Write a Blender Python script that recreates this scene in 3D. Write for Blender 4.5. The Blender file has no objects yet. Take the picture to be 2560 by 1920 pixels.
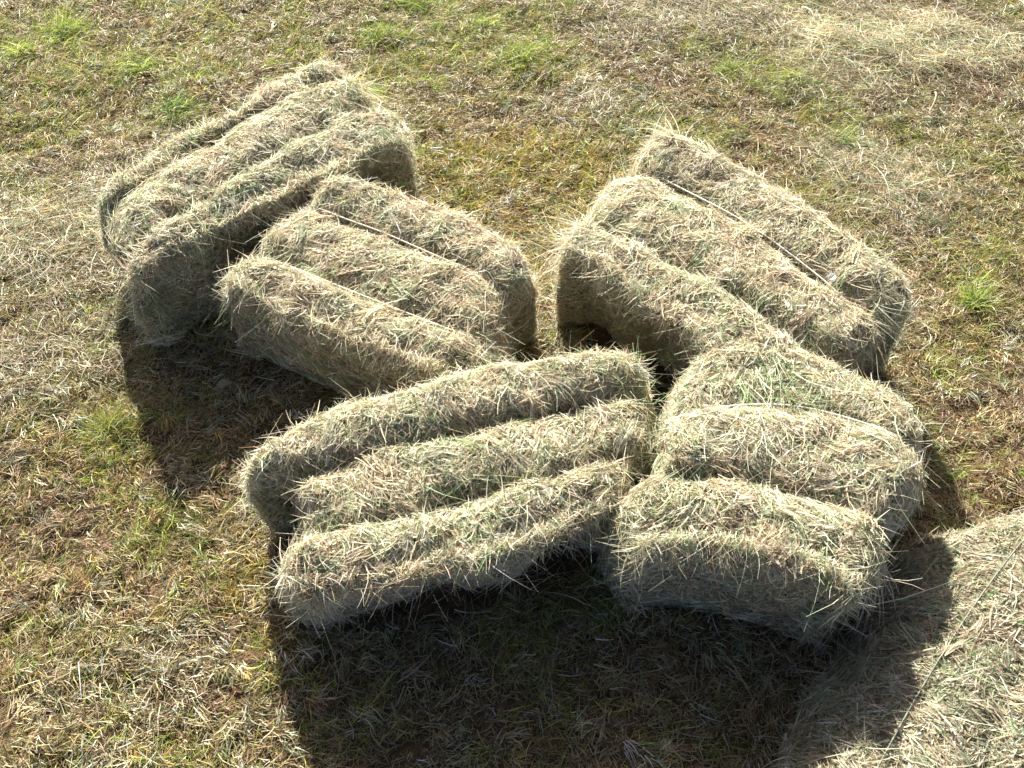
import bpy, math
import numpy as np

scene = bpy.context.scene
rng = np.random.default_rng(7)

# ---------------------------------------------------------------- camera, sky, sun, exposure
cam_data = bpy.data.cameras.new("camera")
cam = bpy.data.objects.new("camera", cam_data)
scene.collection.objects.link(cam)
cam_data.sensor_width = 36.0
cam_data.lens = 31.02
cam_data.clip_start = 0.05
cam_data.clip_end = 500.0
cam.location = (0.0, 0.0, 2.17)
cam.rotation_euler = (math.radians(90.0 - 51.9), 0.0, 0.0)
scene.camera = cam

SUN_EL = math.radians(32.0)
SUN_DIR = np.array([-0.235, 0.972])                 # ground direction towards the sun
SUN_DIR = SUN_DIR / np.linalg.norm(SUN_DIR)
world = bpy.data.worlds.new("World")
scene.world = world
world.use_nodes = True
wn = world.node_tree.nodes
bg = wn["Background"]
sky = wn.new("ShaderNodeTexSky")
sky.sky_type = 'NISHITA'
sky.sun_disc = False
sky.altitude = 1200.0
sky.air_density = 0.3
sky.dust_density = 5.0
sky.ozone_density = 0.0
sky.sun_elevation = SUN_EL
sky.sun_rotation = math.atan2(SUN_DIR[0], SUN_DIR[1])
world.node_tree.links.new(sky.outputs[0], bg.inputs[0])
bg.inputs[1].default_value = 0.085

sun_data = bpy.data.lights.new("sun", 'SUN')
sun_data.energy = 5.0
sun_data.angle = math.radians(0.5)
sun_data.color = (1.0, 0.955, 0.86)
sun = bpy.data.objects.new("sun", sun_data)
scene.collection.objects.link(sun)
from mathutils import Vector
sd = Vector((SUN_DIR[0] * math.cos(SUN_EL), SUN_DIR[1] * math.cos(SUN_EL), math.sin(SUN_EL)))
sun.rotation_euler = sd.to_track_quat('Z', 'Y').to_euler()
sun.location = sd * 10.0

scene.view_settings.view_transform = 'Standard'
scene.view_settings.look = 'None'
scene.view_settings.exposure = 1.9
scene.view_settings.gamma = 1.0
scene.cycles.max_bounces = 6
scene.cycles.diffuse_bounces = 3
scene.cycles.transmission_bounces = 4

# ---------------------------------------------------------------- helpers
def hash3(ix, iy, iz, seed):
    h = (ix.astype(np.int64) * 374761393 + iy.astype(np.int64) * 668265263 + iz.astype(np.int64) * 2147483647 + seed * 144665) & 0xFFFFFFFF
    h = ((h ^ (h >> 13)) * 1274126177) & 0xFFFFFFFF
    h = ((h ^ (h >> 16)) * 2246822519) & 0xFFFFFFFF
    return ((h ^ (h >> 15)) & 0xFFFFFF) / float(0xFFFFFF)


def noise(P, scale, seed=0):                          # value noise, -1 .. 1
    Q = np.asarray(P) * scale + 1000.0
    if Q.shape[1] == 2:
        Q = np.column_stack([Q, np.full(len(Q), 0.5)])
    I = np.floor(Q)
    F = Q - I
    F = F * F * (3 - 2 * F)
    I = I.astype(np.int64)
    out = np.zeros(len(Q))
    for dx in (0, 1):
        for dy in (0, 1):
            for dz in (0, 1):
                w = (F[:, 0] if dx else 1 - F[:, 0]) * (F[:, 1] if dy else 1 - F[:, 1]) * (F[:, 2] if dz else 1 - F[:, 2])
                out += w * hash3(I[:, 0] + dx, I[:, 1] + dy, I[:, 2] + dz, seed)
    return out * 2 - 1


def fbm(P, scale, seed=0, octs=3):
    s, a, t = 0.0, 1.0, 0.0
    for k in range(octs):
        s = s + a * noise(P, scale * 2 ** k, seed + 17 * k)
        t += a
        a *= 0.5
    return s / t


def unit(V):
    return V / np.maximum(np.linalg.norm(V, axis=-1, keepdims=True), 1e-9)


class Mesh:
    """collects quads with a colour per vertex and a material slot per face"""
    def __init__(self):
        self.V, self.Q, self.C, self.M, self.S, self.n = [], [], [], [], [], 0

    def add(self, V, Q, C, m, smooth=False):
        self.V.append(V.astype(np.float32))
        self.Q.append((Q + self.n).astype(np.int32))
        if C.ndim == 1:
            C = np.tile(C, (len(V), 1))
        self.C.append(C.astype(np.float32))
        self.M.append(np.full(len(Q), m, np.int32))
        self.S.append(np.full(len(Q), smooth, bool))
        self.n += len(V)

    def build(self, name, mats, parent=None):
        V, Q, C = np.concatenate(self.V), np.concatenate(self.Q), np.concatenate(self.C)
        me = bpy.data.meshes.new(name)
        me.vertices.add(len(V))
        me.vertices.foreach_set("co", V.ravel())
        me.loops.add(Q.size)
        me.loops.foreach_set("vertex_index", Q.ravel())
        me.polygons.add(len(Q))
        me.polygons.foreach_set("loop_start", np.arange(0, Q.size, 4, dtype=np.int32))
        me.polygons.foreach_set("loop_total", np.full(len(Q), 4, np.int32))
        for m in mats:
            me.materials.append(m)
        me.polygons.foreach_set("material_index", np.concatenate(self.M))
        me.polygons.foreach_set("use_smooth", np.concatenate(self.S))
        me.update(calc_edges=True)
        at = me.attributes.new("col", 'FLOAT_COLOR', 'POINT')
        at.data.foreach_set("color", np.column_stack([C, np.ones(len(C), np.float32)]).astype(np.float32).ravel())
        o = bpy.data.objects.new(name, me)
        scene.collection.objects.link(o)
        if parent is not None:
            o.parent = parent
        return o


def stalks(mesh, P, T, N, length, width, lift, curl, col, m, nst=4, side=0.35, taper=0.3, sink=0.0):
    """thin bent ribbons: root P, heading T (tangent), rising by lift along N, bending back by curl"""
    n = len(P)
    T, N = unit(T), unit(N)
    B = unit(np.cross(N, T))
    roll = rng.uniform(-1.2, 1.2, n)[:, None]
    sid = rng.normal(0, side, n)[:, None]
    L = length[:, None]
    V = np.empty((n, nst, 2, 3), np.float32)
    Wd = unit(B * np.cos(roll) + N * np.sin(roll))
    twist = unit(-B * np.sin(roll) + N * np.cos(roll))
    tw = rng.normal(0, 0.5, n)[:, None]
    for k in range(nst):
        s = k / (nst - 1)
        p = P + T * (L * s) + N * (L * (lift[:, None] * s - curl[:, None] * s * s) - sink) + B * (sid * L * s * s)
        w = width[:, None] * 0.5 * (1 - (1 - taper) * s ** 2)
        dirw = Wd * np.cos(tw * s) + twist * np.sin(tw * s)
        V[:, k, 0] = p - dirw * w
        V[:, k, 1] = p + dirw * w
    base = (np.arange(n) * nst * 2)[:, None]
    qs = []
    for k in range(nst - 1):
        a = 2 * k
        qs.append(np.stack([base[:, 0] + a, base[:, 0] + a + 1, base[:, 0] + a + 3, base[:, 0] + a + 2], 1))
    Q = np.stack(qs, 1).reshape(-1, 4)
    C = np.repeat(col, nst * 2, axis=0)
    mesh.add(V.reshape(-1, 3), Q, C, m)


def pick(pal, w, n):
    """random colours out of a palette, with a little variation in tone"""
    pal = np.array(pal)
    w = np.asarray(w, float)
    if w.ndim == 1:
        i = rng.choice(len(pal), n, p=w / w.sum())
    else:
        c = np.cumsum(w / w.sum(1, keepdims=True), 1)
        i = (rng.random(n)[:, None] > c).sum(1).clip(0, len(pal) - 1)
    return np.clip(pal[i] * np.exp(rng.normal(0, 0.26, n))[:, None] * np.exp(rng.normal(0, 0.05, (n, 3))), 0.01, 0.85)


def tube(mesh, pts, r, col, m, sides=6, closed=False, taper_end=1.0):
    P = np.asarray(pts, float)
    n = len(P)
    if closed:
        T = np.roll(P, -1, 0) - np.roll(P, 1, 0)
    else:
        T = np.gradient(P, axis=0)
    T = unit(T)
    ref = np.tile(np.array([0.31, 0.27, 0.91]), (n, 1))
    X = unit(np.cross(T, ref))
    Y = np.cross(T, X)
    a = np.linspace(0, 2 * np.pi, sides, endpoint=False)
    rr = np.linspace(1, taper_end, n)[:, None, None] * r
    V = P[:, None] + rr * (X[:, None] * np.cos(a)[None, :, None] + Y[:, None] * np.sin(a)[None, :, None])
    Q = []
    for i in range(n if closed else n - 1):
        j = (i + 1) % n
        for k in range(sides):
            l = (k + 1) % sides
            Q.append((i * sides + k, i * sides + l, j * sides + l, j * sides + k))
    mesh.add(V.reshape(-1, 3), np.array(Q), np.array(col), m, True)


def tag(o, label=None, cat=None, group=None, kind=None):
    if label: o["label"] = label
    if cat: o["category"] = cat
    if group: o["group"] = group
    if kind: o["kind"] = kind
    return o


def empty(name, loc):
    o = bpy.data.objects.new(name, None)
    o.empty_display_size = 0.1
    o.location = loc
    scene.collection.objects.link(o)
    return o

# ---------------------------------------------------------------- materials
def stalk_material(name, translucent=0.35, rough=0.45, spec=0.5, gain=1.0):
    m = bpy.data.materials.new(name)
    m.use_nodes = True
    nt = m.node_tree
    nd, lk = nt.nodes, nt.links
    bs = nd["Principled BSDF"]
    out = nd["Material Output"]
    at = nd.new("ShaderNodeAttribute")
    at.attribute_name = "col"
    geo = nd.new("ShaderNodeNewGeometry")
    tx = nd.new("ShaderNodeTexNoise")
    tx.inputs["Scale"].default_value = 160.0
    tx.inputs["Detail"].default_value = 2.0
    lk.new(geo.outputs["Position"], tx.inputs["Vector"])
    mr = nd.new("ShaderNodeMapRange")
    mr.inputs["To Min"].default_value = 0.7 * gain
    mr.inputs["To Max"].default_value = 1.3 * gain
    lk.new(tx.outputs["Fac"], mr.inputs["Value"])
    mul = nd.new("ShaderNodeVectorMath")
    mul.operation = 'SCALE'
    lk.new(at.outputs["Color"], mul.inputs[0])
    lk.new(mr.outputs["Result"], mul.inputs["Scale"])
    lk.new(mul.outputs["Vector"], bs.inputs["Base Color"])
    bs.inputs["Roughness"].default_value = rough
    bs.inputs["Specular IOR Level"].default_value = spec
    tr = nd.new("ShaderNodeBsdfTranslucent")
    lk.new(mul.outputs["Vector"], tr.inputs["Color"])
    mx = nd.new("ShaderNodeMixShader")
    mx.inputs[0].default_value = translucent
    lk.new(bs.outputs[0], mx.inputs[1])
    lk.new(tr.outputs[0], mx.inputs[2])
    lk.new(mx.outputs[0], out.inputs["Surface"])
    return m


def rough_material(name, c1, c2, c3, scale, bump=0.3):
    m = bpy.data.materials.new(name)
    m.use_nodes = True
    nt = m.node_tree
    nd, lk = nt.nodes, nt.links
    bs = nd["Principled BSDF"]
    bs.inputs["Roughness"].default_value = 0.9
    bs.inputs["Specular IOR Level"].default_value = 0.15
    geo = nd.new("ShaderNodeNewGeometry")
    tx = nd.new("ShaderNodeTexNoise")
    tx.inputs["Scale"].default_value = scale
    tx.inputs["Detail"].default_value = 8.0
    tx.inputs["Roughness"].default_value = 0.65
    lk.new(geo.outputs["Position"], tx.inputs["Vector"])
    cr = nd.new("ShaderNodeValToRGB")
    cr.color_ramp.elements[0].position = 0.32
    cr.color_ramp.elements[0].color = (*c1, 1)
    cr.color_ramp.elements[1].position = 0.68
    cr.color_ramp.elements[1].color = (*c3, 1)
    e = cr.color_ramp.elements.new(0.5)
    e.color = (*c2, 1)
    lk.new(tx.outputs["Fac"], cr.inputs["Fac"])
    lk.new(cr.outputs["Color"], bs.inputs["Base Color"])
    t2 = nd.new("ShaderNodeTexNoise")
    t2.inputs["Scale"].default_value = scale * 5
    t2.inputs["Detail"].default_value = 6.0
    lk.new(geo.outputs["Position"], t2.inputs["Vector"])
    bp = nd.new("ShaderNodeBump")
    bp.inputs["Strength"].default_value = bump
    bp.inputs["Distance"].default_value = 0.02
    lk.new(t2.outputs["Fac"], bp.inputs["Height"])
    lk.new(bp.outputs["Normal"], bs.inputs["Normal"])
    return m


MAT_HAY = stalk_material("hay_stalks", 0.45, 0.55, 0.3)
MAT_CORE = rough_material("shaded_hay_core", (0.05, 0.036, 0.018), (0.10, 0.075, 0.038), (0.17, 0.13, 0.07), 55.0, 0.8)  # hay core darkened: shade deep between the stalks put into the colour
MAT_LITTER = stalk_material("dry_clippings", 0.30, 0.5, 0.4, 0.69)
MAT_GRASS = stalk_material("living_grass", 0.5, 0.45, 0.4, 0.9)
MAT_SOIL = rough_material("brown_soil", (0.045, 0.030, 0.017), (0.10, 0.066, 0.036), (0.17, 0.115, 0.062), 22.0, 0.8)
MAT_CLOD = rough_material("dry_clod", (0.14, 0.095, 0.055), (0.24, 0.165, 0.10), (0.36, 0.26, 0.16), 40.0, 0.8)
MAT_TWINE = stalk_material("pale_twine", 0.05, 0.5, 0.4)
MAT_WHITE = stalk_material("white_scrap", 0.25, 0.5, 0.4)

STRAW = (0.60, 0.54, 0.38)
PALE = (0.73, 0.685, 0.53)
TAN = (0.53, 0.43, 0.31)
SAGE = (0.46, 0.495, 0.34)
GREEN = (0.20, 0.31, 0.115)
BROWN = (0.27, 0.175, 0.095)
OLIVE = (0.34, 0.33, 0.10)
GSTRAW = (0.60, 0.50, 0.29)
GTAN = (0.50, 0.38, 0.215)
LIME = (0.34, 0.45, 0.08)
OCHRE = (0.43, 0.32, 0.11)
GOLD = (0.50, 0.37, 0.075)

# ---------------------------------------------------------------- the bales: four long lines each (far edge, two twine grooves, near edge)
BALES = {
 'A': dict(lines=[[(-1.294, 2.219, 0.3), (-1.008, 2.591, 0.3), (-0.703, 2.961, 0.3)],[(-1.268, 2.141, 0.31), (-0.883, 2.625, 0.31), (-0.596, 2.826, 0.31)],[(-1.103, 1.934, 0.32), (-0.771, 2.384, 0.32), (-0.518, 2.624, 0.32)],[(-1.098, 1.838, 0.345), (-0.751, 2.148, 0.345), (-0.352, 2.49, 0.345)]],
           amp=(.05, .06, .05), offL=(0, 0, .02), offR=(.0, .02, .05), under=0.08, ragged=.03, green=.30, n=52000),
 'B': dict(lines=[[(-0.583, 2.255, 0.325), (-0.302, 2.172, 0.325), (0.033, 1.944, 0.325)],[(-0.603, 2.113, 0.315), (-0.436, 2.037, 0.315), (-0.028, 1.811, 0.315)],[(-0.739, 1.926, 0.31), (-0.451, 1.773, 0.31), (-0.078, 1.591, 0.31)],[(-0.832, 1.82, 0.325), (-0.552, 1.652, 0.325), (-0.183, 1.469, 0.325)]],
           amp=(.035, .04, .035), offL=(.0, .04, .0), offR=(.01, -.02, .0), under=0.05, ragged=.012, green=.14, n=48000),
 'C': dict(lines=[[(0.522, 2.503, 0.345), (0.862, 2.155, 0.345), (1.15, 1.776, 0.345)],[(0.45, 2.291, 0.32), (0.743, 1.996, 0.32), (1.002, 1.665, 0.32)],[(0.241, 2.058, 0.33), (0.56, 1.785, 0.33), (0.822, 1.538, 0.33)],[(0.158, 1.954, 0.355), (0.396, 1.707, 0.355), (0.536, 1.546, 0.355)]],
           amp=(.05, .055, .045), offL=(.03, .03, .0), offR=(.0, .03, .0), under=0.09, ragged=.022, green=.12, n=54000),
 'D': dict(lines=[[(-0.64, 1.188, 0.34), (-0.25, 1.416, 0.34), (0.368, 1.529, 0.34)],[(-0.532, 1.153, 0.31), (-0.184, 1.263, 0.31), (0.354, 1.408, 0.31)],[(-0.476, 0.987, 0.3), (-0.119, 1.087, 0.3), (0.345, 1.235, 0.3)],[(-0.48, 0.864, 0.325), (-0.088, 0.925, 0.325), (0.267, 1.094, 0.325)]],
           pw=2.7, amp=(.055, .06, .05), offL=(-.01, -.03, .02), offR=(-.035, -.035, -.055), under=0.11, ragged=.015, green=.22, n=52000),
 'E': dict(lines=[[(0.472, 1.485, 0.355), (0.729, 1.541, 0.355), (1.008, 1.34, 0.335)],[(0.389, 1.278, 0.35), (0.691, 1.332, 0.35), (0.97, 1.229, 0.335)],[(0.328, 1.122, 0.35), (0.585, 1.11, 0.35), (0.847, 0.996, 0.35)],[(0.292, 0.938, 0.375), (0.539, 0.921, 0.375), (0.747, 0.835, 0.375)]],
           pw=2.6, amp=(.035, .05, .04), offL=(-.04, -.045, .02), offR=(.0, .02, .0), under=0.05, ragged=.018, green=.26, n=40000),
 'F': dict(lines=[[(1.082, 1.066, 0.1), (0.834, 0.779, 0.1), (0.527, 0.407, 0.1)],[(1.351, 1.118, 0.2), (0.994, 0.773, 0.2), (0.618, 0.32, 0.2)],[(1.56, 1.181, 0.22), (1.206, 0.798, 0.22), (0.787, 0.262, 0.22)],[(1.769, 1.258, 0.21), (1.419, 0.836, 0.21), (0.965, 0.225, 0.21)]],
           rc=.16, amp=(.02, .02, .02), offL=(.0, .0, .0), offR=(.0, .0, .0), under=0.02, ragged=.012, green=.42, n=44000),
}


BALES['A']['bites'] = [(.40, .07, .10), (.62, .06, .09), (.84, .07, .08)]
BALES['C']['bites'] = [(.22, .05, .12), (.5, .07, .12), (.8, .07, .2)]
BALES['D']['bites'] = [(.35, .06, .12), (.8, .07, .14)]
BALES['A']['clusters'] = [((-.50, 2.83, .32), .14, 420, (.8, -.5, -.3), .12, .25, [STRAW, SAGE, OLIVE, TAN]),
                          ((-1.07, 1.86, .24), .07, 90, (.1, -.5, -1), .10, .3, [GREEN, SAGE]),
                          ((-.76, 2.93, .33), .10, 90, (.4, .6, .1), .06, .2, [PALE, STRAW, SAGE])]
BALES['B']['clusters'] = [((-.86, 1.88, .24), .07, 120, (-.5, -.5, -.8), .07, .2, [SAGE, GREEN, STRAW]), ((-.02, 1.62, .30), .10, 120, (.8, -.2, -.2), .09, .2, [PALE, STRAW, SAGE])]
BALES['C']['clusters'] = [((.52, 2.48, .35), .07, 110, (-.3, .2, .8), .075, .35, [PALE, STRAW, SAGE]), ((.20, 1.98, .34), .08, 160, (-.9, .1, -.1), .10, .2, [PALE, STRAW, TAN]),
                          ((1.0, 1.72, .34), .10, 150, (.8, -.6, -.5), .10, .2, [STRAW, SAGE])]
BALES['D']['clusters'] = [((-.46, .86, .28), .10, 260, (-.2, -.6, -1.0), .065, .1, [PALE, STRAW, SAGE]), ((.30, 1.47, .33), .10, 90, (.7, -.5, 0), .08, .2, [GREEN, SAGE])]
BALES['E']['clusters'] = [((.285, .95, .33), .09, 260, (-.35, -.35, -1.0), .06, .12, [STRAW, PALE, TAN, SAGE]), ((.42, .93, .36), .10, 120, (-.2, -.9, -.5), .06, .1, [STRAW, PALE, SAGE]), ((.66, 1.42, .36), .09, 170, (.35, -.9, -.1), .14, .1, [SAGE, GREEN, SAGE]), ((.60, 1.27, .38), .08, 220, (-.1, -1, 0), .08, .1, [PALE, PALE, SAGE]),  # the mostly pale cluster by the twine paints in a bright highlight patch
                          ((.82, .90, .28), .10, 140, (.7, -.5, -.4), .09, .3, [STRAW, SAGE, TAN])]
BALES['B'].update(twz=(.024, .026)); BALES['C'].update(twz=(.034, .014), twc=(.75, .72, .62)); BALES['E'].update(twz=(.024, .012), twc=(.7, .7, .64))
BALES['A'].update(twz=(.012, .012)); BALES['D'].update(twz=(.012, .014)); BALES['F'].update(twz=(.018, .004), twc=(.12, .13, .09))


def lag(p, u):                                        # curve through three points at u = 0, .5, 1
    p = np.asarray(p, float)
    a, b, c = 2 * (u - .5) * (u - 1), -4 * u * (u - 1), 2 * u * (u - .5)
    return a[..., None] * p[0] + b[..., None] * p[1] + c[..., None] * p[2]


def bale_point(b, U, Vv):
    """top surface of a bale; Vv runs 0..3 over the three rolls"""
    L = [lag(l, U) for l in b['lines']]
    j = np.clip(np.floor(Vv), 0, 2).astype(int)
    t = Vv - j
    stack = np.stack(L, 0)
    ii = np.indices(j.shape)
    a = stack[(j,) + tuple(ii)]
    c = stack[(j + 1,) + tuple(ii)]
    P = a * (1 - t)[..., None] + c * t[..., None]
    hump = np.maximum(1 - np.abs(2 * t - 1) ** b.get('pw', 2.6), 0) ** 0.8
    amp = np.array(b['amp'])[j]
    s3 = np.clip((t - .3) / .6, 0, 1)
    hump = hump * np.where(j == 2, 1 - .6 * s3 * s3 * (3 - 2 * s3), 1)
    along = unit(np.asarray(b['lines'][1][2], float) - np.asarray(b['lines'][1][0], float))
    along[2] = 0
    wl, wr = (1 - U) ** 5, U ** 5
    oL, oR = np.array(b['offL'])[j], np.array(b['offR'])[j]
    P = P + along * (-(wl * hump * (oL + .025)) + wr * hump * (oR + .025))[..., None]
    dl = np.minimum(U, 1 - U) * 0.95
    endround = np.clip(1 - dl / 0.07, 0, 1) ** 2
    P[..., 2] += amp * hump * (1 - .5 * endround) - .03 * endround
    return P


def build_bale_mesh(b, seed):
    NU, NV = 70, 55
    a = np.linspace(-1, 1, NU)
    c = np.linspace(-1, 1, NV)
    A, Cc = np.meshgrid(a, c, indexing='ij')
    A2 = A * np.sqrt(1 - b.get('rc', .06) * Cc ** 4)               # rounded corners
    C2 = Cc * np.sqrt(1 - .04 * A ** 4)
    P = bale_point(b, (A2 + 1) / 2, (C2 + 1) * 1.5)
    idx = np.arange(NU * NV).reshape(NU, NV)
    Q = np.stack([idx[:-1, :-1], idx[1:, :-1], idx[1:, 1:], idx[:-1, 1:]], -1).reshape(-1, 4)
    ring = np.concatenate([idx[:, 0], idx[-1, 1:], idx[-2::-1, -1], idx[0, -2:0:-1]])
    V = [P.reshape(-1, 3)]
    R = P.reshape(-1, 3)[ring]
    cen = R[:, :2].mean(0)
    tan = np.roll(R, -1, 0)[:, :2] - np.roll(R, 1, 0)[:, :2]
    for _ in range(6):
        tan = (tan + np.roll(tan, 1, 0) + np.roll(tan, -1, 0)) / 3
    nrm = np.stack([tan[:, 1], -tan[:, 0]], 1)
    nrm = unit(nrm)
    if ((R[:, :2] - cen) * nrm).sum() < 0:
        nrm = -nrm
    axis = np.asarray(b['lines'][1][2], float)[:2] - np.asarray(b['lines'][1][0], float)[:2]
    uu = ((R[:, :2] - cen) @ axis) / (axis @ axis) + .5
    prev = ring
    start = NU * NV
    K = 16
    rq = []
    m = len(ring)
    for k in range(1, K + 1):
        t = k / K
        near = np.clip(-nrm[:, 1] * 1.4 - .1, 0, 1)[:, None]
        o = (.045 * (1 - (1 - t) ** 3) - .03 * t ** 2) * (1 - near) + (.018 * (1 - (1 - t) ** 4) - b['under'] * t) * near
        for (u0, dep, wd_) in b.get('bites', ()):
            o = o - near * (dep * np.exp(-((uu - u0) / wd_) ** 2) * min(1.0, t * 3.5))[:, None]
        lay = R.copy()
        lay[:, :2] += nrm * o
        lay[:, 2] = R[:, 2] * (1 - t) - .012 * t
        V.append(lay)
        cur = start + np.arange(m)
        start += m
        rq.append(np.stack([prev, cur, np.roll(cur, -1), np.roll(prev, -1)], 1))
        prev = cur
    V = np.concatenate(V)
    Q = np.concatenate([Q] + rq)
    # orientation: top faces should look up
    q0 = Q[(NU // 2) * (NV - 1) + NV // 2]
    if np.cross(V[q0[1]] - V[q0[0]], V[q0[3]] - V[q0[0]])[2] < 0:
        Q[:(NU - 1) * (NV - 1)] = Q[:(NU - 1) * (NV - 1), ::-1]
    qs = Q[-m * 3]
    nn = np.cross(V[qs[1]] - V[qs[0]], V[qs[3]] - V[qs[0]])[:2]
    if nn @ (V[qs[0]][:2] - cen) < 0:
        Q[(NU - 1) * (NV - 1):] = Q[(NU - 1) * (NV - 1):, ::-1]
    def vnorm(V):
        fn = np.cross(V[Q[:, 2]] - V[Q[:, 0]], V[Q[:, 3]] - V[Q[:, 1]])
        vn = np.zeros_like(V)
        for k in range(4):
            np.add.at(vn, Q[:, k], fn)
        return unit(vn)
    N = vnorm(V)
    sideness = 1 - np.abs(N[:, 2])
    d = fbm(V, 7.0, seed, 2) * .019 + fbm(V, 20.0, seed + 5, 2) * .013
    d = d + sideness * fbm(V * np.array([1, 1, .35]), 9.0, seed + 9, 2) * b['ragged'] * 1.5
    low = np.clip(V[:, 2] / .05, 0, 1)
    V = V + N * (d * low)[:, None]
    return V, Q, vnorm(V)


def sample_quads(V, Q, N, n, weight=None):
    A = V[Q]
    ar = np.linalg.norm(np.cross(A[:, 2] - A[:, 0], A[:, 3] - A[:, 1]), axis=1) * .5
    if weight is not None:
        ar = ar * weight
    f = rng.choice(len(Q), n, p=ar / ar.sum())
    s, t = rng.random(n), rng.random(n)
    w = np.stack([(1 - s) * (1 - t), s * (1 - t), s * t, (1 - s) * t], 1)
    P = (A[f] * w[..., None]).sum(1)
    Nn = unit((N[Q[f]] * w[..., None]).sum(1))
    return P, Nn


def heading(N, base, ang):
    """tangent on the surface: base direction laid on the surface, turned by ang"""
    T = base - N * (base * N).sum(1, keepdims=True)
    T = unit(T + 1e-4 * rng.normal(size=T.shape))
    B = np.cross(N, T)
    return T * np.cos(ang)[:, None] + B * np.sin(ang)[:, None]


tone = [1.0]


def bale_colours(P, green, n):
    g = np.clip(.5 + fbm(P, 9.0, 31, 2) * 1.6, 0, 1)
    h = np.clip(.5 + fbm(P, 5.0, 57, 2) * 1.2, 0, 1)
    w = np.stack([np.full(n, .30), .16 + .12 * h, .12 + .22 * (1 - h), .10 + green * 1.1 * g, .02 + green * .45 * g ** 2, .03 + .03 * (1 - h)], 1)
    return pick([STRAW, PALE, TAN, SAGE, GREEN, BROWN], w, n) * tone[0]


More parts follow.
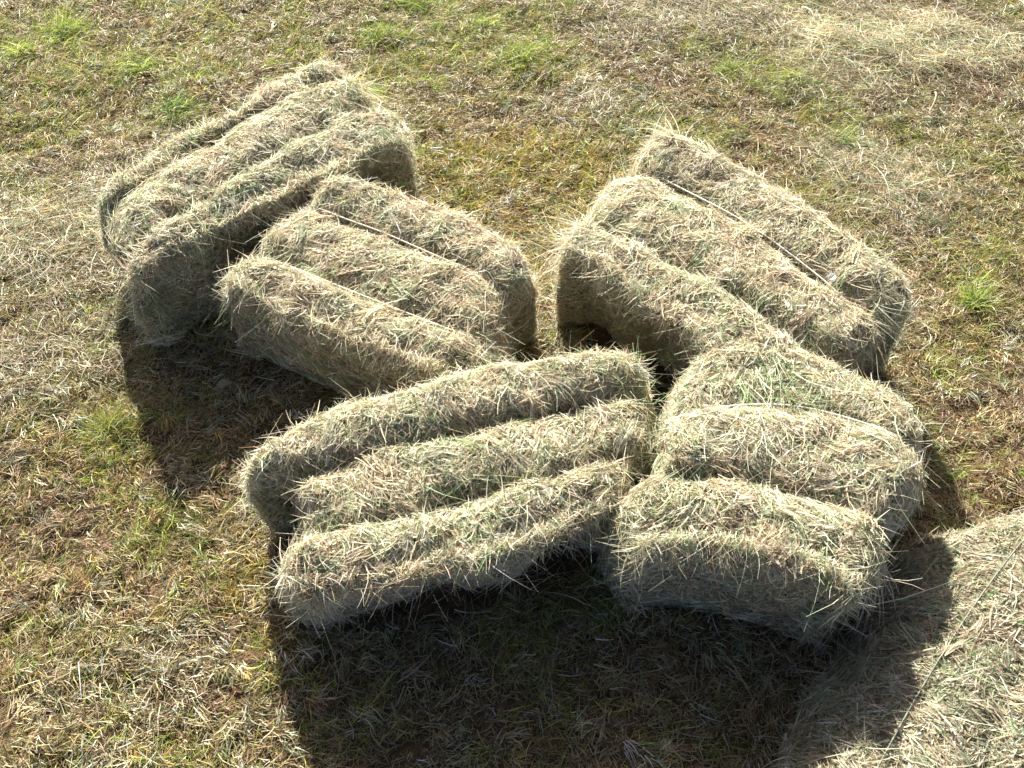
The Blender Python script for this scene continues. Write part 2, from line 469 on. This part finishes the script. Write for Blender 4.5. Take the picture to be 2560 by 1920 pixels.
LABELS = {
 'A': "pale hay bale lying farthest back, shaggy fringe over its long dark side",
 'B': "tightly pressed hay bale with two pale twines, wedged against the farthest bale",
 'C': "large hay bale with a taut white twine and a tuft sticking up at its end",
 'D': "hay bale loosened into three separate rounded rolls with deep grooves between them",
 'E': "short squat hay bale with arched top and broad shaded green face",
 'F': "hay bale cut off by the bottom corner of the frame, flat top crossed by twine",
}
bale_quads = {}
GROUP = "hay bales lying on the mown grass"
for bi, (key, b) in enumerate(BALES.items()):
    tone[0] = .8 if key == 'F' else 1.0
    V, Q, N = build_bale_mesh(b, 100 + bi * 40)
    cen = V.mean(0) * np.array([1, 1, 0])
    lines = [np.array(l) for l in b['lines']]
    bale_quads[key] = np.array([lines[0][0], lines[0][1], lines[0][2], lines[3][2], lines[3][1], lines[3][0]])[:, :2]
    root = empty("hay_bale", tuple(cen))
    tag(root, LABELS[key], "hay bale", GROUP)
    M = Mesh()
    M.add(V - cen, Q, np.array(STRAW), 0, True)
    along = unit(lines[1][2] - lines[1][0])
    across = unit(np.cross(np.array([0, 0, 1.0]), along))
    # the mat of stalks
    n = int(b['n'] * 1.3)
    P, Nn = sample_quads(V, Q, N, n, .85 + .15 * np.clip(N[Q].mean(1)[:, 2] * 2, 0, 1))
    side = np.abs(Nn[:, 2]) < .5
    base = np.where(side[:, None], along, across)
    clump = noise(P, 9.0, 3 + bi) * 1.3 + noise(P, 22.0, 8 + bi) * .7
    ang = clump + rng.normal(0, .75, n) + np.where(rng.random(n) < .5, np.pi, 0)
    ang = np.where(side, clump * 1.4 + rng.normal(0, .8, n) + rng.integers(0, 2, n) * np.pi, ang)
    T = heading(Nn, base, ang)
    ln = np.exp(rng.normal(np.log(.034), .42, n)).clip(.014, .09)
    lift = np.abs(rng.normal(.03, .14, n))
    curl = lift * rng.uniform(.4, 1.3, n)
    wd = rng.uniform(.0016, .0044, n)
    stalks(M, P - cen + Nn * .002, T, Nn, ln, wd, lift, curl, bale_colours(P, b['green'], n), 1, side=.6)
    # looser stalks that stand off the mat
    n2 = n // 9
    P, Nn = sample_quads(V, Q, N, n2)
    ang = noise(P, 9.0, 3 + bi) * 1.3 + rng.normal(0, .9, n2) + rng.integers(0, 2, n2) * np.pi
    T = heading(Nn, np.tile(across, (n2, 1)), ang)
    ln = np.exp(rng.normal(np.log(.042), .42, n2)).clip(.02, .12)
    lift = np.abs(rng.normal(.10, .15, n2))
    stalks(M, P - cen, T, Nn, ln, rng.uniform(.0013, .0028, n2), lift, lift * rng.uniform(.3, 1.1, n2), bale_colours(P, b['green'], n2), 1, nst=5, side=.7)
    # matted wads: little sheaves lying together, and flat bits of leaf
    nw, per = n // 190, 26
    Pc, Nc = sample_quads(V, Q, N, nw, .7 + .3 * np.clip(N[Q].mean(1)[:, 2] * 2, 0, 1))
    ac = np.repeat(rng.uniform(0, 6.283, nw), per) + rng.normal(0, .28, nw * per)
    Nn = np.repeat(Nc, per, 0)
    T = heading(Nn, np.tile(across, (nw * per, 1)), ac)
    B = np.cross(Nn, T)
    P = np.repeat(Pc, per, 0) + T * rng.normal(0, .014, nw * per)[:, None] + B * rng.normal(0, .010, nw * per)[:, None] + Nn * rng.uniform(.004, .014, nw * per)[:, None]
    lift = np.repeat(rng.normal(.06, .14, nw), per) + rng.normal(0, .06, nw * per)
    fam = rng.integers(0, 4, nw)
    colw = np.concatenate([np.repeat(np.array([STRAW, [.64, .60, .47], [.54, .455, .325], SAGE])[k:k + 1], per, 0) for k in fam]) * np.exp(rng.normal(0, .22, nw * per))[:, None]
    stalks(M, P - cen - T * .02, T, Nn, np.repeat(rng.uniform(.03, .065, nw), per) * rng.uniform(.7, 1.2, nw * per), rng.uniform(.0016, .0042, nw * per), lift, np.abs(lift) * rng.uniform(.3, 1.4, nw * per), np.clip(colw * tone[0], .01, .85), 1, side=.3)
    nc_ = n // 4
    P, Nn = sample_quads(V, Q, N, nc_)
    T = heading(Nn, np.tile(across, (nc_, 1)), rng.uniform(0, 6.283, nc_))
    stalks(M, P - cen + Nn * .006, T, Nn, rng.uniform(.007, .020, nc_), rng.uniform(.003, .0062, nc_), np.abs(rng.normal(.1, .25, nc_)), np.full(nc_, .1), bale_colours(P, b['green'], nc_), 1, nst=3, taper=.5)
    # fringe hanging over the long near edge and the ends
    n3 = n // 42
    u = rng.random(n3)
    e = rng.random(n3)
    near = lag(b['lines'][3], u)
    P = near + np.stack([noise(near, 14, 5) * .015, noise(near, 14, 6) * .015, rng.uniform(-.03, .035, n3)], 1)
    T = -across * np.sign((-across) @ (lines[3][1] - lines[0][1])) + along * rng.normal(0, 1.1, n3)[:, None]
    Nn = np.tile(np.array([0, 0, 1.0]), (n3, 1))
    keep = noise(near, 11, 77 + bi) > -.35
    P, T, Nn = P[keep], T[keep], Nn[keep]
    n3 = len(P)
    T[:, 2] = 0
    ln = np.exp(rng.normal(np.log(.034), .4, n3)).clip(.016, .09)
    stalks(M, P - cen - unit(T) * .03, T, Nn, ln, rng.uniform(.0014, .003, n3), rng.normal(.05, .3, n3), rng.uniform(-.2, 1.3, n3), bale_colours(P, b['green'], n3), 1, nst=5, side=.8)
    for (c, rad, nc, hd, l0, lf, pal) in b.get('clusters', ()):
        near_i = np.where(((V - np.array(c)) ** 2).sum(1) < rad ** 2)[0]
        near_i = rng.choice(near_i, nc)
        P = V[near_i] + rng.normal(0, .006, (nc, 3))
        T = np.array(hd, float) + rng.normal(0, .3, (nc, 3))
        lift = rng.normal(lf, .15, nc)
        stalks(M, P - cen, T - N[near_i] * (T * N[near_i]).sum(1, keepdims=True) * .9, N[near_i], np.exp(rng.normal(np.log(l0), .3, nc)), rng.uniform(.0016, .0032, nc), lift, np.abs(lift) * rng.uniform(.3, 1.2, nc), pick(pal, np.ones(len(pal)), nc), 1, nst=5, side=.7)
    b['V'], b['N'], b['cen'], b['across'], b['along'] = V, N, cen, across, along
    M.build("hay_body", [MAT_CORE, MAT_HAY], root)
    # two twines, each a loop along its groove and under the bale
    for gi in (1, 2):
        Tm = Mesh()
        uu = np.linspace(.015, .985, 40)
        top = lag(b['lines'][gi], uu)
        hi = b.get('twz', (.012, .012))[gi - 1]
        ridge = np.array([V[np.argmin(((V[:, :2] - p[:2]) ** 2).sum(1) + (V[:, 2] < .15) * 9), 2] for p in top])
        for _ in range(3):
            ridge = np.convolve(np.pad(ridge, 4, 'edge'), np.ones(9) / 9, 'valid') + .001
        top[:, 2] = ridge + hi
        top[0, 2] -= .02
        top[-1, 2] -= .02
        dn = np.linspace(0, 1, 8)[1:]
        endR = top[-1] + along * .012
        sideR = np.stack([np.full(7, endR[0]), np.full(7, endR[1]), endR[2] * (1 - dn) + .006], 1)
        endL = top[0] - along * .012
        sideL = np.stack([np.full(7, endL[0]), np.full(7, endL[1]), endL[2] * dn[::-1] * .98 + .006], 1)[::-1]
        loop = np.concatenate([top, sideR, sideL])
        tube(Tm, loop - cen, .0023, b.get('twc', (0.62, 0.56, 0.42)), 0, 6, True)
        Tm.build("twine", [MAT_TWINE], root)

# ---------------------------------------------------------------- ground sheet
def ground_z(P):
    z = fbm(P, 3.2, 401, 2) * .022 + fbm(P, 9.0, 402, 2) * .013
    return z + noise(P, 24.0, 403) * .009 - .012


g1 = np.concatenate([-np.geomspace(120, 3.4, 18)[:-1], np.linspace(-3.4, 3.4, 460), np.geomspace(3.4, 120, 18)[1:]])
gy = np.concatenate([-np.geomspace(120, .6, 22)[:-1], np.linspace(-.6, 5.2, 400), np.geomspace(5.2, 200, 18)[1:]])
X, Y = np.meshgrid(g1, gy, indexing='ij')
GP = np.stack([X.ravel(), Y.ravel()], 1)
GV = np.column_stack([GP, ground_z(GP)])
gi_ = np.arange(len(GV)).reshape(X.shape)
GQ = np.stack([gi_[:-1, :-1], gi_[1:, :-1], gi_[1:, 1:], gi_[:-1, 1:]], -1).reshape(-1, 4)
M = Mesh()
M.add(GV, GQ, np.array(BROWN), 0, True)
ground = M.build("ground", [MAT_SOIL])
tag(ground, "brown soil of the mown meadow under the clippings", "ground", kind="structure")


def inside(P, poly, shrink=.93):
    c = poly.mean(0)
    poly = c + (poly - c) * shrink
    x, y = P[:, 0], P[:, 1]
    r = np.zeros(len(P), bool)
    j = len(poly) - 1
    for i in range(len(poly)):
        xi, yi, xj, yj = *poly[i], *poly[j]
        r ^= ((yi > y) != (yj > y)) & (x < (xj - xi) * (y - yi) / (yj - yi + 1e-12) + xi)
        j = i
    return r


def ground_points(n, margin=.7):
    """random places on the meadow, over the trapezoid in view and some margin around it"""
    n = int(n * 1.27)
    y = rng.uniform(.05, 4.9, int(n * 1.9))
    x = rng.uniform(-3.5, 3.5, len(y))
    ok = np.abs(x) < 1.03 + (y - .25) * .36 + margin
    P = np.stack([x, y], 1)[ok]
    hid = np.zeros(len(P), bool)
    for q in bale_quads.values():
        hid |= inside(P, q)
    return P[~hid][:n]


TUFTS = [
 ((-2.06, 3.75), .17, 420, LIME, "bright green grass tuft, largest of those in the corner far behind the bales"),
 ((-2.20, 3.58), .11, 240, LIME, "yellow green grass tuft directly below the largest corner tuft"),
 ((-1.61, 3.46), .11, 260, LIME, "lime grass tuft between the corner tufts and the farthest bale"),
 ((-1.40, 3.15), .12, 300, GREEN, "dark green grass tuft just behind the farthest bale"),
 ((-.61, 3.70), .12, 280, LIME, "pale green grass tuft behind the peak of the farthest bale"),
 ((-.44, 3.98), .15, 380, LIME, "vivid green grass tuft cut by the top edge of the photo"),
 ((-.14, 3.84), .09, 200, LIME, "small green grass tuft beside the vivid one at the top edge"),
 ((.04, 3.54), .14, 420, LIME, "bright lime grass tuft alone in the middle of the open grass"),
 ((.80, 3.60), .09, 180, OLIVE, "olive grass tuft just below the loose hay at the top edge"),
 ((.95, 3.43), .09, 190, LIME, "small yellow green grass tuft behind the bale with the white twine"),
 ((1.20, 3.36), .10, 200, LIME, "green grass tuft beneath the spread heap of loose hay"),
 ((1.56, 2.05), .08, 150, LIME, "small fresh green grass tuft standing beside the bale with the white twine"),
 ((-1.22, 1.53), .11, 260, OLIVE, "yellow olive grass tuft at the edge of the shadow cast by the farthest bale"),
 ((1.33, 2.95), .10, 180, GREEN, "dark green thin grass tuft among pale loose hay"),
]


def blob(P, c, r, wob=.5):
    d = np.linalg.norm(P - np.array(c), axis=1) / r
    return np.clip(1.35 - d + noise(P, 4.0 / max(r, .2), 91) * wob + noise(P, 14.0, 92) * .25, 0, 1)


def fields(P):
    hay = np.zeros(len(P))
    for c, r in (((1.70, 3.62), .62), ((.85, 3.98), .5), ((-1.62, 2.42), .42), ((1.42, 2.72), .30), ((.37, 3.15), .2), ((-1.5, 1.75), .25), ((-.95, .75), .2), ((2.3, 2.9), .3)):
        hay = np.maximum(hay, blob(P, c, r))
    olive = np.zeros(len(P))
    for c, r in (((-.15, 2.62), .42), ((-1.30, 1.56), .24), ((.1, 2.35), .3), ((-1.7, 3.5), .6), ((-.1, 3.6), .8), ((1.1, 3.3), .5), ((1.9, 2.5), .25), ((-1.1, .95), .3), ((-.70, 1.0), .16), ((1.15, 2.75), .35), ((-2.0, 3.0), .5), ((.5, 2.75), .35), ((1.7, 2.9), .4), ((-.9, 3.6), .5), ((-1.5, .9), .25)) + tuple((t[0], t[1] * 2.2) for t in TUFTS):
        olive = np.maximum(olive, blob(P, c, r))
    brown = np.zeros(len(P))
    for c, r in (((-1.27, 1.22), .16), ((-1.24, 1.0), .16), ((-.66, .83), .14), ((2.05, 3.32), .25), ((0., 3.04), .16), ((.3, 2.35), .12), ((-1.1, 1.1), .3), ((-.9, 3.3), .3), ((2.0, 2.2), .22), ((1.45, 1.4), .25), ((1.55, 1.9), .2), ((-1.9, 2.9), .2), ((1.0, 3.0), .2), ((.55, 3.4), .2), ((-2.2, 3.2), .2), ((-1.35, .75), .2), ((1.5, 1.75), .15), ((-.45, 3.35), .2)):
        brown = np.maximum(brown, blob(P, c, r))
    return hay, olive, brown


def gold_field(P):
    g = np.zeros(len(P))
    for c, r in (((-.16, 2.72), .40), ((.1, 2.38), .28), ((-.62, 1.0), .16), ((.25, 2.75), .2), ((-1.25, 1.5), .15)):
        g = np.maximum(g, blob(P, c, r))
    return g


def up(n):
    return np.tile(np.array([0, 0, 1.0]), (n, 1))


def flat_heading(n, ang):
    return np.stack([np.cos(ang), np.sin(ang), np.zeros(n)], 1)


# fine mat of old cut grass lying on the soil
M = Mesh()
P2 = ground_points(430000)
n = len(P2)
hay, olive, brown = fields(P2)
keep = rng.random(n) < np.clip(1 - .3 * brown, .25, 1) * np.clip(.72 + .55 * fbm(P2, 7.0, 61, 2) + .6 * noise(P2, 26.0, 63), .12, 1)
P2, hay, olive, brown = P2[keep], hay[keep], olive[keep], brown[keep]
n = len(P2)
tint = np.clip(.5 + fbm(P2, 6.0, 71, 2) * 1.5, 0, 1)
w = np.stack([.20 + .1 * tint + .5 * hay, .05 + .35 * hay, .40 * np.ones(n), .08 + .35 * hay, .03 + .06 * olive, .32 + .7 * brown + .2 * (1 - tint), .12 + .5 * olive * tint, .08 + .38 * olive * tint], 1)
w = np.column_stack([w, 1.0 * gold_field(P2)])
col = pick([GSTRAW, PALE, GTAN, SAGE, GREEN, BROWN, OLIVE, OCHRE, GOLD], w, n)
ang = noise(P2, 8.0, 12) * 2.5 + rng.normal(0, .9, n) + rng.integers(0, 2, n) * np.pi
ln = np.exp(rng.normal(np.log(.021), .42, n)).clip(.008, .065) * (1 + .5 * hay)
lift = np.abs(rng.normal(.18, .3, n))
z = ground_z(P2) + rng.uniform(0, .016, n) * (.7 + .7 * noise(P2, 26.0, 63)).clip(0, 2) + hay * rng.uniform(0, .03, n)
stalks(M, np.column_stack([P2, z]), flat_heading(n, ang), up(n), ln, rng.uniform(.0014, .0032, n), lift, lift * rng.uniform(.3, 1.2, n), col, 0, nst=3)
# thatch: small sheaves of cut grass that lie the same way
Pc = ground_points(8200)
hay, olive, brown = fields(Pc)
per = 16
nw = len(Pc)
w = np.stack([.28 + .3 * hay, .04 + .2 * hay, .40 * np.ones(nw), .14 + .3 * hay, .25 * brown + .1, .10 + .35 * olive, .10 + .35 * olive], 1)
cw = np.repeat(pick([GSTRAW, PALE, GTAN, SAGE, BROWN, OLIVE, OCHRE], w, nw), per, 0) * np.exp(rng.normal(0, .2, nw * per))[:, None]
aw = np.repeat(noise(Pc, 5.0, 19) * 2.5 + rng.normal(0, .9, nw), per) + rng.normal(0, .3, nw * per)
rad = np.repeat(rng.uniform(.006, .018, nw), per)[:, None]
P2 = np.repeat(Pc, per, 0) + rng.normal(0, 1, (nw * per, 2)) * rad
lift = np.abs(np.repeat(rng.normal(.15, .25, nw), per) + rng.normal(0, .1, nw * per))
stalks(M, np.column_stack([P2, ground_z(P2) + rng.uniform(.004, .02, nw * per)]), flat_heading(nw * per, aw), up(nw * per), np.repeat(rng.uniform(.02, .05, nw), per) * rng.uniform(.6, 1.2, nw * per), rng.uniform(.0015, .0034, nw * per), lift, lift * rng.uniform(.4, 1.3, nw * per), np.clip(cw, .01, .85), 0, nst=3)
# wisps that fell off around the foot of the bales
Pb = []
for q in bale_quads.values():
    seg = np.roll(q, -1, 0) - q
    k = rng.choice(len(q), 700, p=np.linalg.norm(seg, axis=1) / np.linalg.norm(seg, axis=1).sum())
    Pb.append(q[k] + seg[k] * rng.random((700, 1)) + rng.normal(0, .07, (700, 2)))
P2 = np.concatenate(Pb)
n = len(P2)
ln = np.exp(rng.normal(np.log(.045), .45, n)).clip(.02, .14)
lift = np.abs(rng.normal(.1, .2, n))
stalks(M, np.column_stack([P2, ground_z(P2) + rng.uniform(.005, .03, n)]), flat_heading(n, rng.uniform(0, 6.283, n)), up(n), ln, rng.uniform(.0015, .0034, n), lift, lift * rng.uniform(.4, 1.2, n), pick([STRAW, PALE, TAN, SAGE], [.35, .2, .2, .25], n), 0, nst=4, side=.5)
# longer pale clippings strewn over it
P2 = ground_points(42000)
n = len(P2)
hay, olive, brown = fields(P2)
keep = rng.random(n) < .09 + .65 * hay
P2, hay = P2[keep], hay[keep]
n = len(P2)
col = pick([STRAW, PALE, TAN, SAGE, BROWN], [.35, .22, .2, .2, .05], n)
ln = np.exp(rng.normal(np.log(.048), .45, n)).clip(.02, .15)
lift = np.abs(rng.normal(.1, .16, n))
z = ground_z(P2) + rng.uniform(.005, .022, n) + hay * rng.uniform(0, .04, n)
stalks(M, np.column_stack([P2, z]), flat_heading(n, rng.uniform(0, 6.283, n)), up(n), ln, rng.uniform(.0013, .0026, n), lift, lift * rng.uniform(.5, 1.2, n), col, 0, nst=4, side=.3)
litter = M.build("grass_clippings", [MAT_LITTER])
tag(litter, "dry tan and straw coloured clippings strewn over the meadow", "clippings", kind="stuff")

# short living grass
M = Mesh()
P2 = ground_points(260000)
n = len(P2)
hay, olive, brown = fields(P2)
patch = np.clip(.45 + fbm(P2, 5.0, 55, 3) * 2.2 + .4 * noise(P2, 15.0, 58), 0, 1)
keep = rng.random(n) < np.clip(.19 + .78 * patch ** 2 + .85 * olive * (.2 + .8 * patch) - .3 * brown - .25 * hay, .02, 1)
P2, olive, patch = P2[keep], olive[keep], patch[keep]
n = len(P2)
w = np.stack([.32 * np.ones(n), .12 + .30 * patch, .10 * np.ones(n), .20 * np.ones(n), .08 * np.ones(n)], 1)
w = np.column_stack([w, 1.1 * gold_field(P2)])
col = pick([OLIVE, LIME, GREEN, OCHRE, TAN, GOLD], w, n)
ang = noise(P2, 7.0, 14) * 3 + rng.normal(0, 1.0, n)
ln = np.exp(rng.normal(np.log(.032), .4, n)).clip(.012, .08)
lift = np.abs(rng.normal(.8, .5, n))
stalks(M, np.column_stack([P2, ground_z(P2)]), flat_heading(n, ang), up(n), ln, rng.uniform(.0014, .0030, n), lift, lift * rng.uniform(.1, .7, n), col, 0, taper=.1)
# clumps of fresh blades scattered where the turf is green
Pc = ground_points(9000)
hay, olive, brown = fields(Pc)
pt = np.clip(.45 + fbm(Pc, 5.0, 55, 3) * 2.2, 0, 1)
Pc = Pc[rng.random(len(Pc)) < np.clip(.08 + .55 * olive * pt + .25 * pt ** 2 - .3 * hay, 0, 1)]
nw, per = len(Pc), 18
cw = np.repeat(pick([OLIVE, LIME, GREEN, OCHRE], [.36, .34, .12, .18], nw), per, 0) * np.exp(rng.normal(0, .2, nw * per))[:, None]
aw = np.repeat(rng.uniform(0, 6.283, nw), per) + rng.normal(0, .9, nw * per)
P2 = np.repeat(Pc, per, 0) + rng.normal(0, 1, (nw * per, 2)) * np.repeat(rng.uniform(.006, .022, nw), per)[:, None]
lift = np.abs(rng.normal(.7, .4, nw * per))
stalks(M, np.column_stack([P2, ground_z(P2)]), flat_heading(nw * per, aw), up(nw * per), np.repeat(rng.uniform(.022, .055, nw), per) * rng.uniform(.6, 1.2, nw * per), rng.uniform(.0014, .003, nw * per), lift, lift * rng.uniform(.1, .8, nw * per), np.clip(cw, .01, .85), 0, taper=.1)
short = M.build("short_grass", [MAT_GRASS])
tag(short, "short olive and yellow green grass growing through the clippings", "grass", kind="stuff")

# ---------------------------------------------------------------- single tufts of fresh grass
for c, r, nb, colr, lab in TUFTS:
    M = Mesh()
    nb = int(nb * 3.6)
    a = rng.uniform(0, 6.283, nb)
    d = np.abs(rng.normal(0, .55, nb)).clip(0, 1.3) * r * (1 + .3 * np.sin(2 * a + c[0] * 7))
    P2 = np.stack([d * np.cos(a), d * np.sin(a) * .8], 1)
    W2 = P2 + np.array(c)
    ang = rng.normal(c[0] * 9, 1.3, nb)
    ln = np.exp(rng.normal(np.log(.05), .35, nb)).clip(.02, .12) * (.7 + r * 2.0)
    lift = np.abs(rng.normal(.9, .5, nb))
    col = pick([colr, LIME, OLIVE, GREEN, STRAW], [.38, .24, .22, .06, .10], nb)
    stalks(M, np.column_stack([P2, ground_z(W2)]), flat_heading(nb, ang), up(nb), ln, rng.uniform(.0018, .0036, nb), lift, lift * rng.uniform(.3, .9, nb), col, 0, nst=5, taper=.1)
    o = M.build("grass_tuft", [MAT_GRASS])
    o.location = (c[0], c[1], 0)
    tag(o, lab, "grass tuft", "green grass tufts in the meadow")

# ---------------------------------------------------------------- loose heaps of hay
HEAPS = [
 ((1.70, 3.62), (.55, .30), .11, 4200, "wide spread heap of loose pale hay lying on the grass far behind the bales"),
 ((.85, 4.02), (.42, .22), .08, 2300, "heap of loose greyish hay cut by the top edge of the photo"),
 ((-1.66, 2.40), (.32, .24), .05, 1700, "loose pale hay spread beside the end of the farthest bale"),
 ((1.42, 2.72), (.30, .20), .04, 1100, "thin loose hay scattered on green grass beside the bale with the white twine"),
]
for c, rr, hgt, nb, lab in HEAPS:
    M = Mesh()
    nb = int(nb * 1.2)
    a = rng.uniform(0, 6.283, nb)
    d = np.sqrt(rng.random(nb)) * (1 + .3 * np.sin(3 * a + c[0]))
    P2 = np.stack([d * np.cos(a) * rr[0], d * np.sin(a) * rr[1]], 1)
    W2 = P2 + np.array(c)
    prof = np.clip(1 - d ** 2 * .7, 0, 1)
    z = ground_z(W2) + .012 + rng.random(nb) * hgt * prof * (.6 + .6 * noise(W2, 9, 44))
    ln = np.exp(rng.normal(np.log(.075), .4, nb)).clip(.03, .2)
    lift = rng.normal(.08, .2, nb)
    col = pick([GSTRAW, PALE, GTAN, SAGE, GREEN], [.30, .18, .18, .28, .06], nb) * .95
    stalks(M, np.column_stack([P2, z]), flat_heading(nb, rng.uniform(0, 6.283, nb)), up(nb), ln, rng.uniform(.0015, .0032, nb), lift, lift * rng.uniform(.4, 1.3, nb), col, 0, nst=5, side=.6)
    o = M.build("loose_hay", [MAT_HAY])
    o.location = (c[0], c[1], 0)
    tag(o, lab, "loose hay", "loose hay left on the grass")

# ---------------------------------------------------------------- small things
def single_stalk(name, pts, r, col, lab, cat, mat=MAT_HAY, group=None, taper=.6):
    pts = np.array(pts, float)
    o3 = pts[0].copy()
    o3[2] = pts[:, 2].min()
    t = np.linspace(0, 1, 14)
    c = lag([pts[0], pts[1], pts[2]], t)
    M = Mesh()
    tube(M, c - o3, r, col, 0, 6, False, taper)
    o = M.build(name, [mat])
    o.location = tuple(o3)
    return tag(o, lab, cat, group)


single_stalk("straw_stalk", [(1.33, 3.86, .05), (1.355, 3.80, .065), (1.365, 3.73, .045)], .0042, PALE, "thick bleached stalk bent over in the loose hay far behind", "straw", group="bleached straw stalks")
single_stalk("straw_stalk", [(-.55, .96, .25), (-.53, 1.0, .27), (-.50, 1.06, .30)], .0035, PALE, "pale thick stalk jutting from the end of the bale with three rolls", "straw", group="bleached straw stalks")
single_stalk("straw_stalk", [(1.76, 3.22, .03), (1.74, 3.16, .04), (1.70, 3.09, .03)], .004, TAN, "tan stem lying on green grass far behind the white twine", "straw", group="bleached straw stalks")
single_stalk("straw_stalk", [(-1.86, 2.55, .02), (-1.85, 2.53, .05), (-1.845, 2.51, .06)], .005, PALE, "short white stub standing in the loose hay by the farthest bale", "straw", group="bleached straw stalks")

# clod of soil
M = Mesh()
th, ph = np.meshgrid(np.linspace(0, 2 * np.pi, 25)[:-1], np.linspace(.02, np.pi - .02, 14), indexing='ij')
S = np.stack([np.sin(ph) * np.cos(th), np.sin(ph) * np.sin(th), np.cos(ph)], -1).reshape(-1, 3)
S = S * (1 + .35 * fbm(S, 2.2, 5, 3))[:, None] * np.array([.022, .018, .018])
ii = np.arange(24 * 14).reshape(24, 14)
Qc = np.stack([ii, np.roll(ii, -1, 0)], -1)
Qc = np.stack([ii[:, :-1], ii[:, 1:], np.roll(ii, -1, 0)[:, 1:], np.roll(ii, -1, 0)[:, :-1]], -1).reshape(-1, 4)
M.add(S + np.array([0, 0, .004]), Qc, np.array(BROWN), 0, True)
o = M.build("soil_clod", [MAT_CLOD])
o.location = (-1.245, 1.045, ground_z(np.array([[-1.245, 1.045]]))[0])
tag(o, "brown clod of soil standing up out of the dry clippings", "clod")


def leaf(name, c, size, col, mat, lab, cat, rz, tilt):
    M = Mesh()
    u, v = np.meshgrid(np.linspace(0, 1, 13), np.linspace(-1, 1, 7), indexing='ij')
    wv = np.sin(np.pi * u ** .8) * .32 + .01
    x, y = (u - .5) * size, v * wv * size
    zz = size * (.18 * np.abs(v) ** 1.5 * wv * 3 + .12 * np.sin(u * 3.0))
    Vv = np.stack([x, y, zz], -1).reshape(-1, 3)
    ii = np.arange(13 * 7).reshape(13, 7)
    Qq = np.stack([ii[:-1, :-1], ii[1:, :-1], ii[1:, 1:], ii[:-1, 1:]], -1).reshape(-1, 4)
    M.add(Vv, Qq, np.array(col), 0, True)
    o = M.build(name, [mat])
    o.location = c
    o.rotation_euler = (tilt, .1, rz)
    return tag(o, lab, cat)


leaf("fallen_leaf", (-.885, 1.675, .03), .045, (.34, .33, .22), MAT_LITTER, "small broad grey green leaf lying in the shade of the bale with two twine lines", "leaf", .5, .2)
leaf("feather", (.745, 1.655, .41), .026, (.7, .68, .6), MAT_WHITE, "small white feather standing in the hay in the middle of a bale top", "feather", 1.9, .5)
leaf("feather", (.90, 1.77, .40), .032, (.78, .77, .72), MAT_WHITE, "white feather caught at the end of the white twine", "feather", .6, .3)
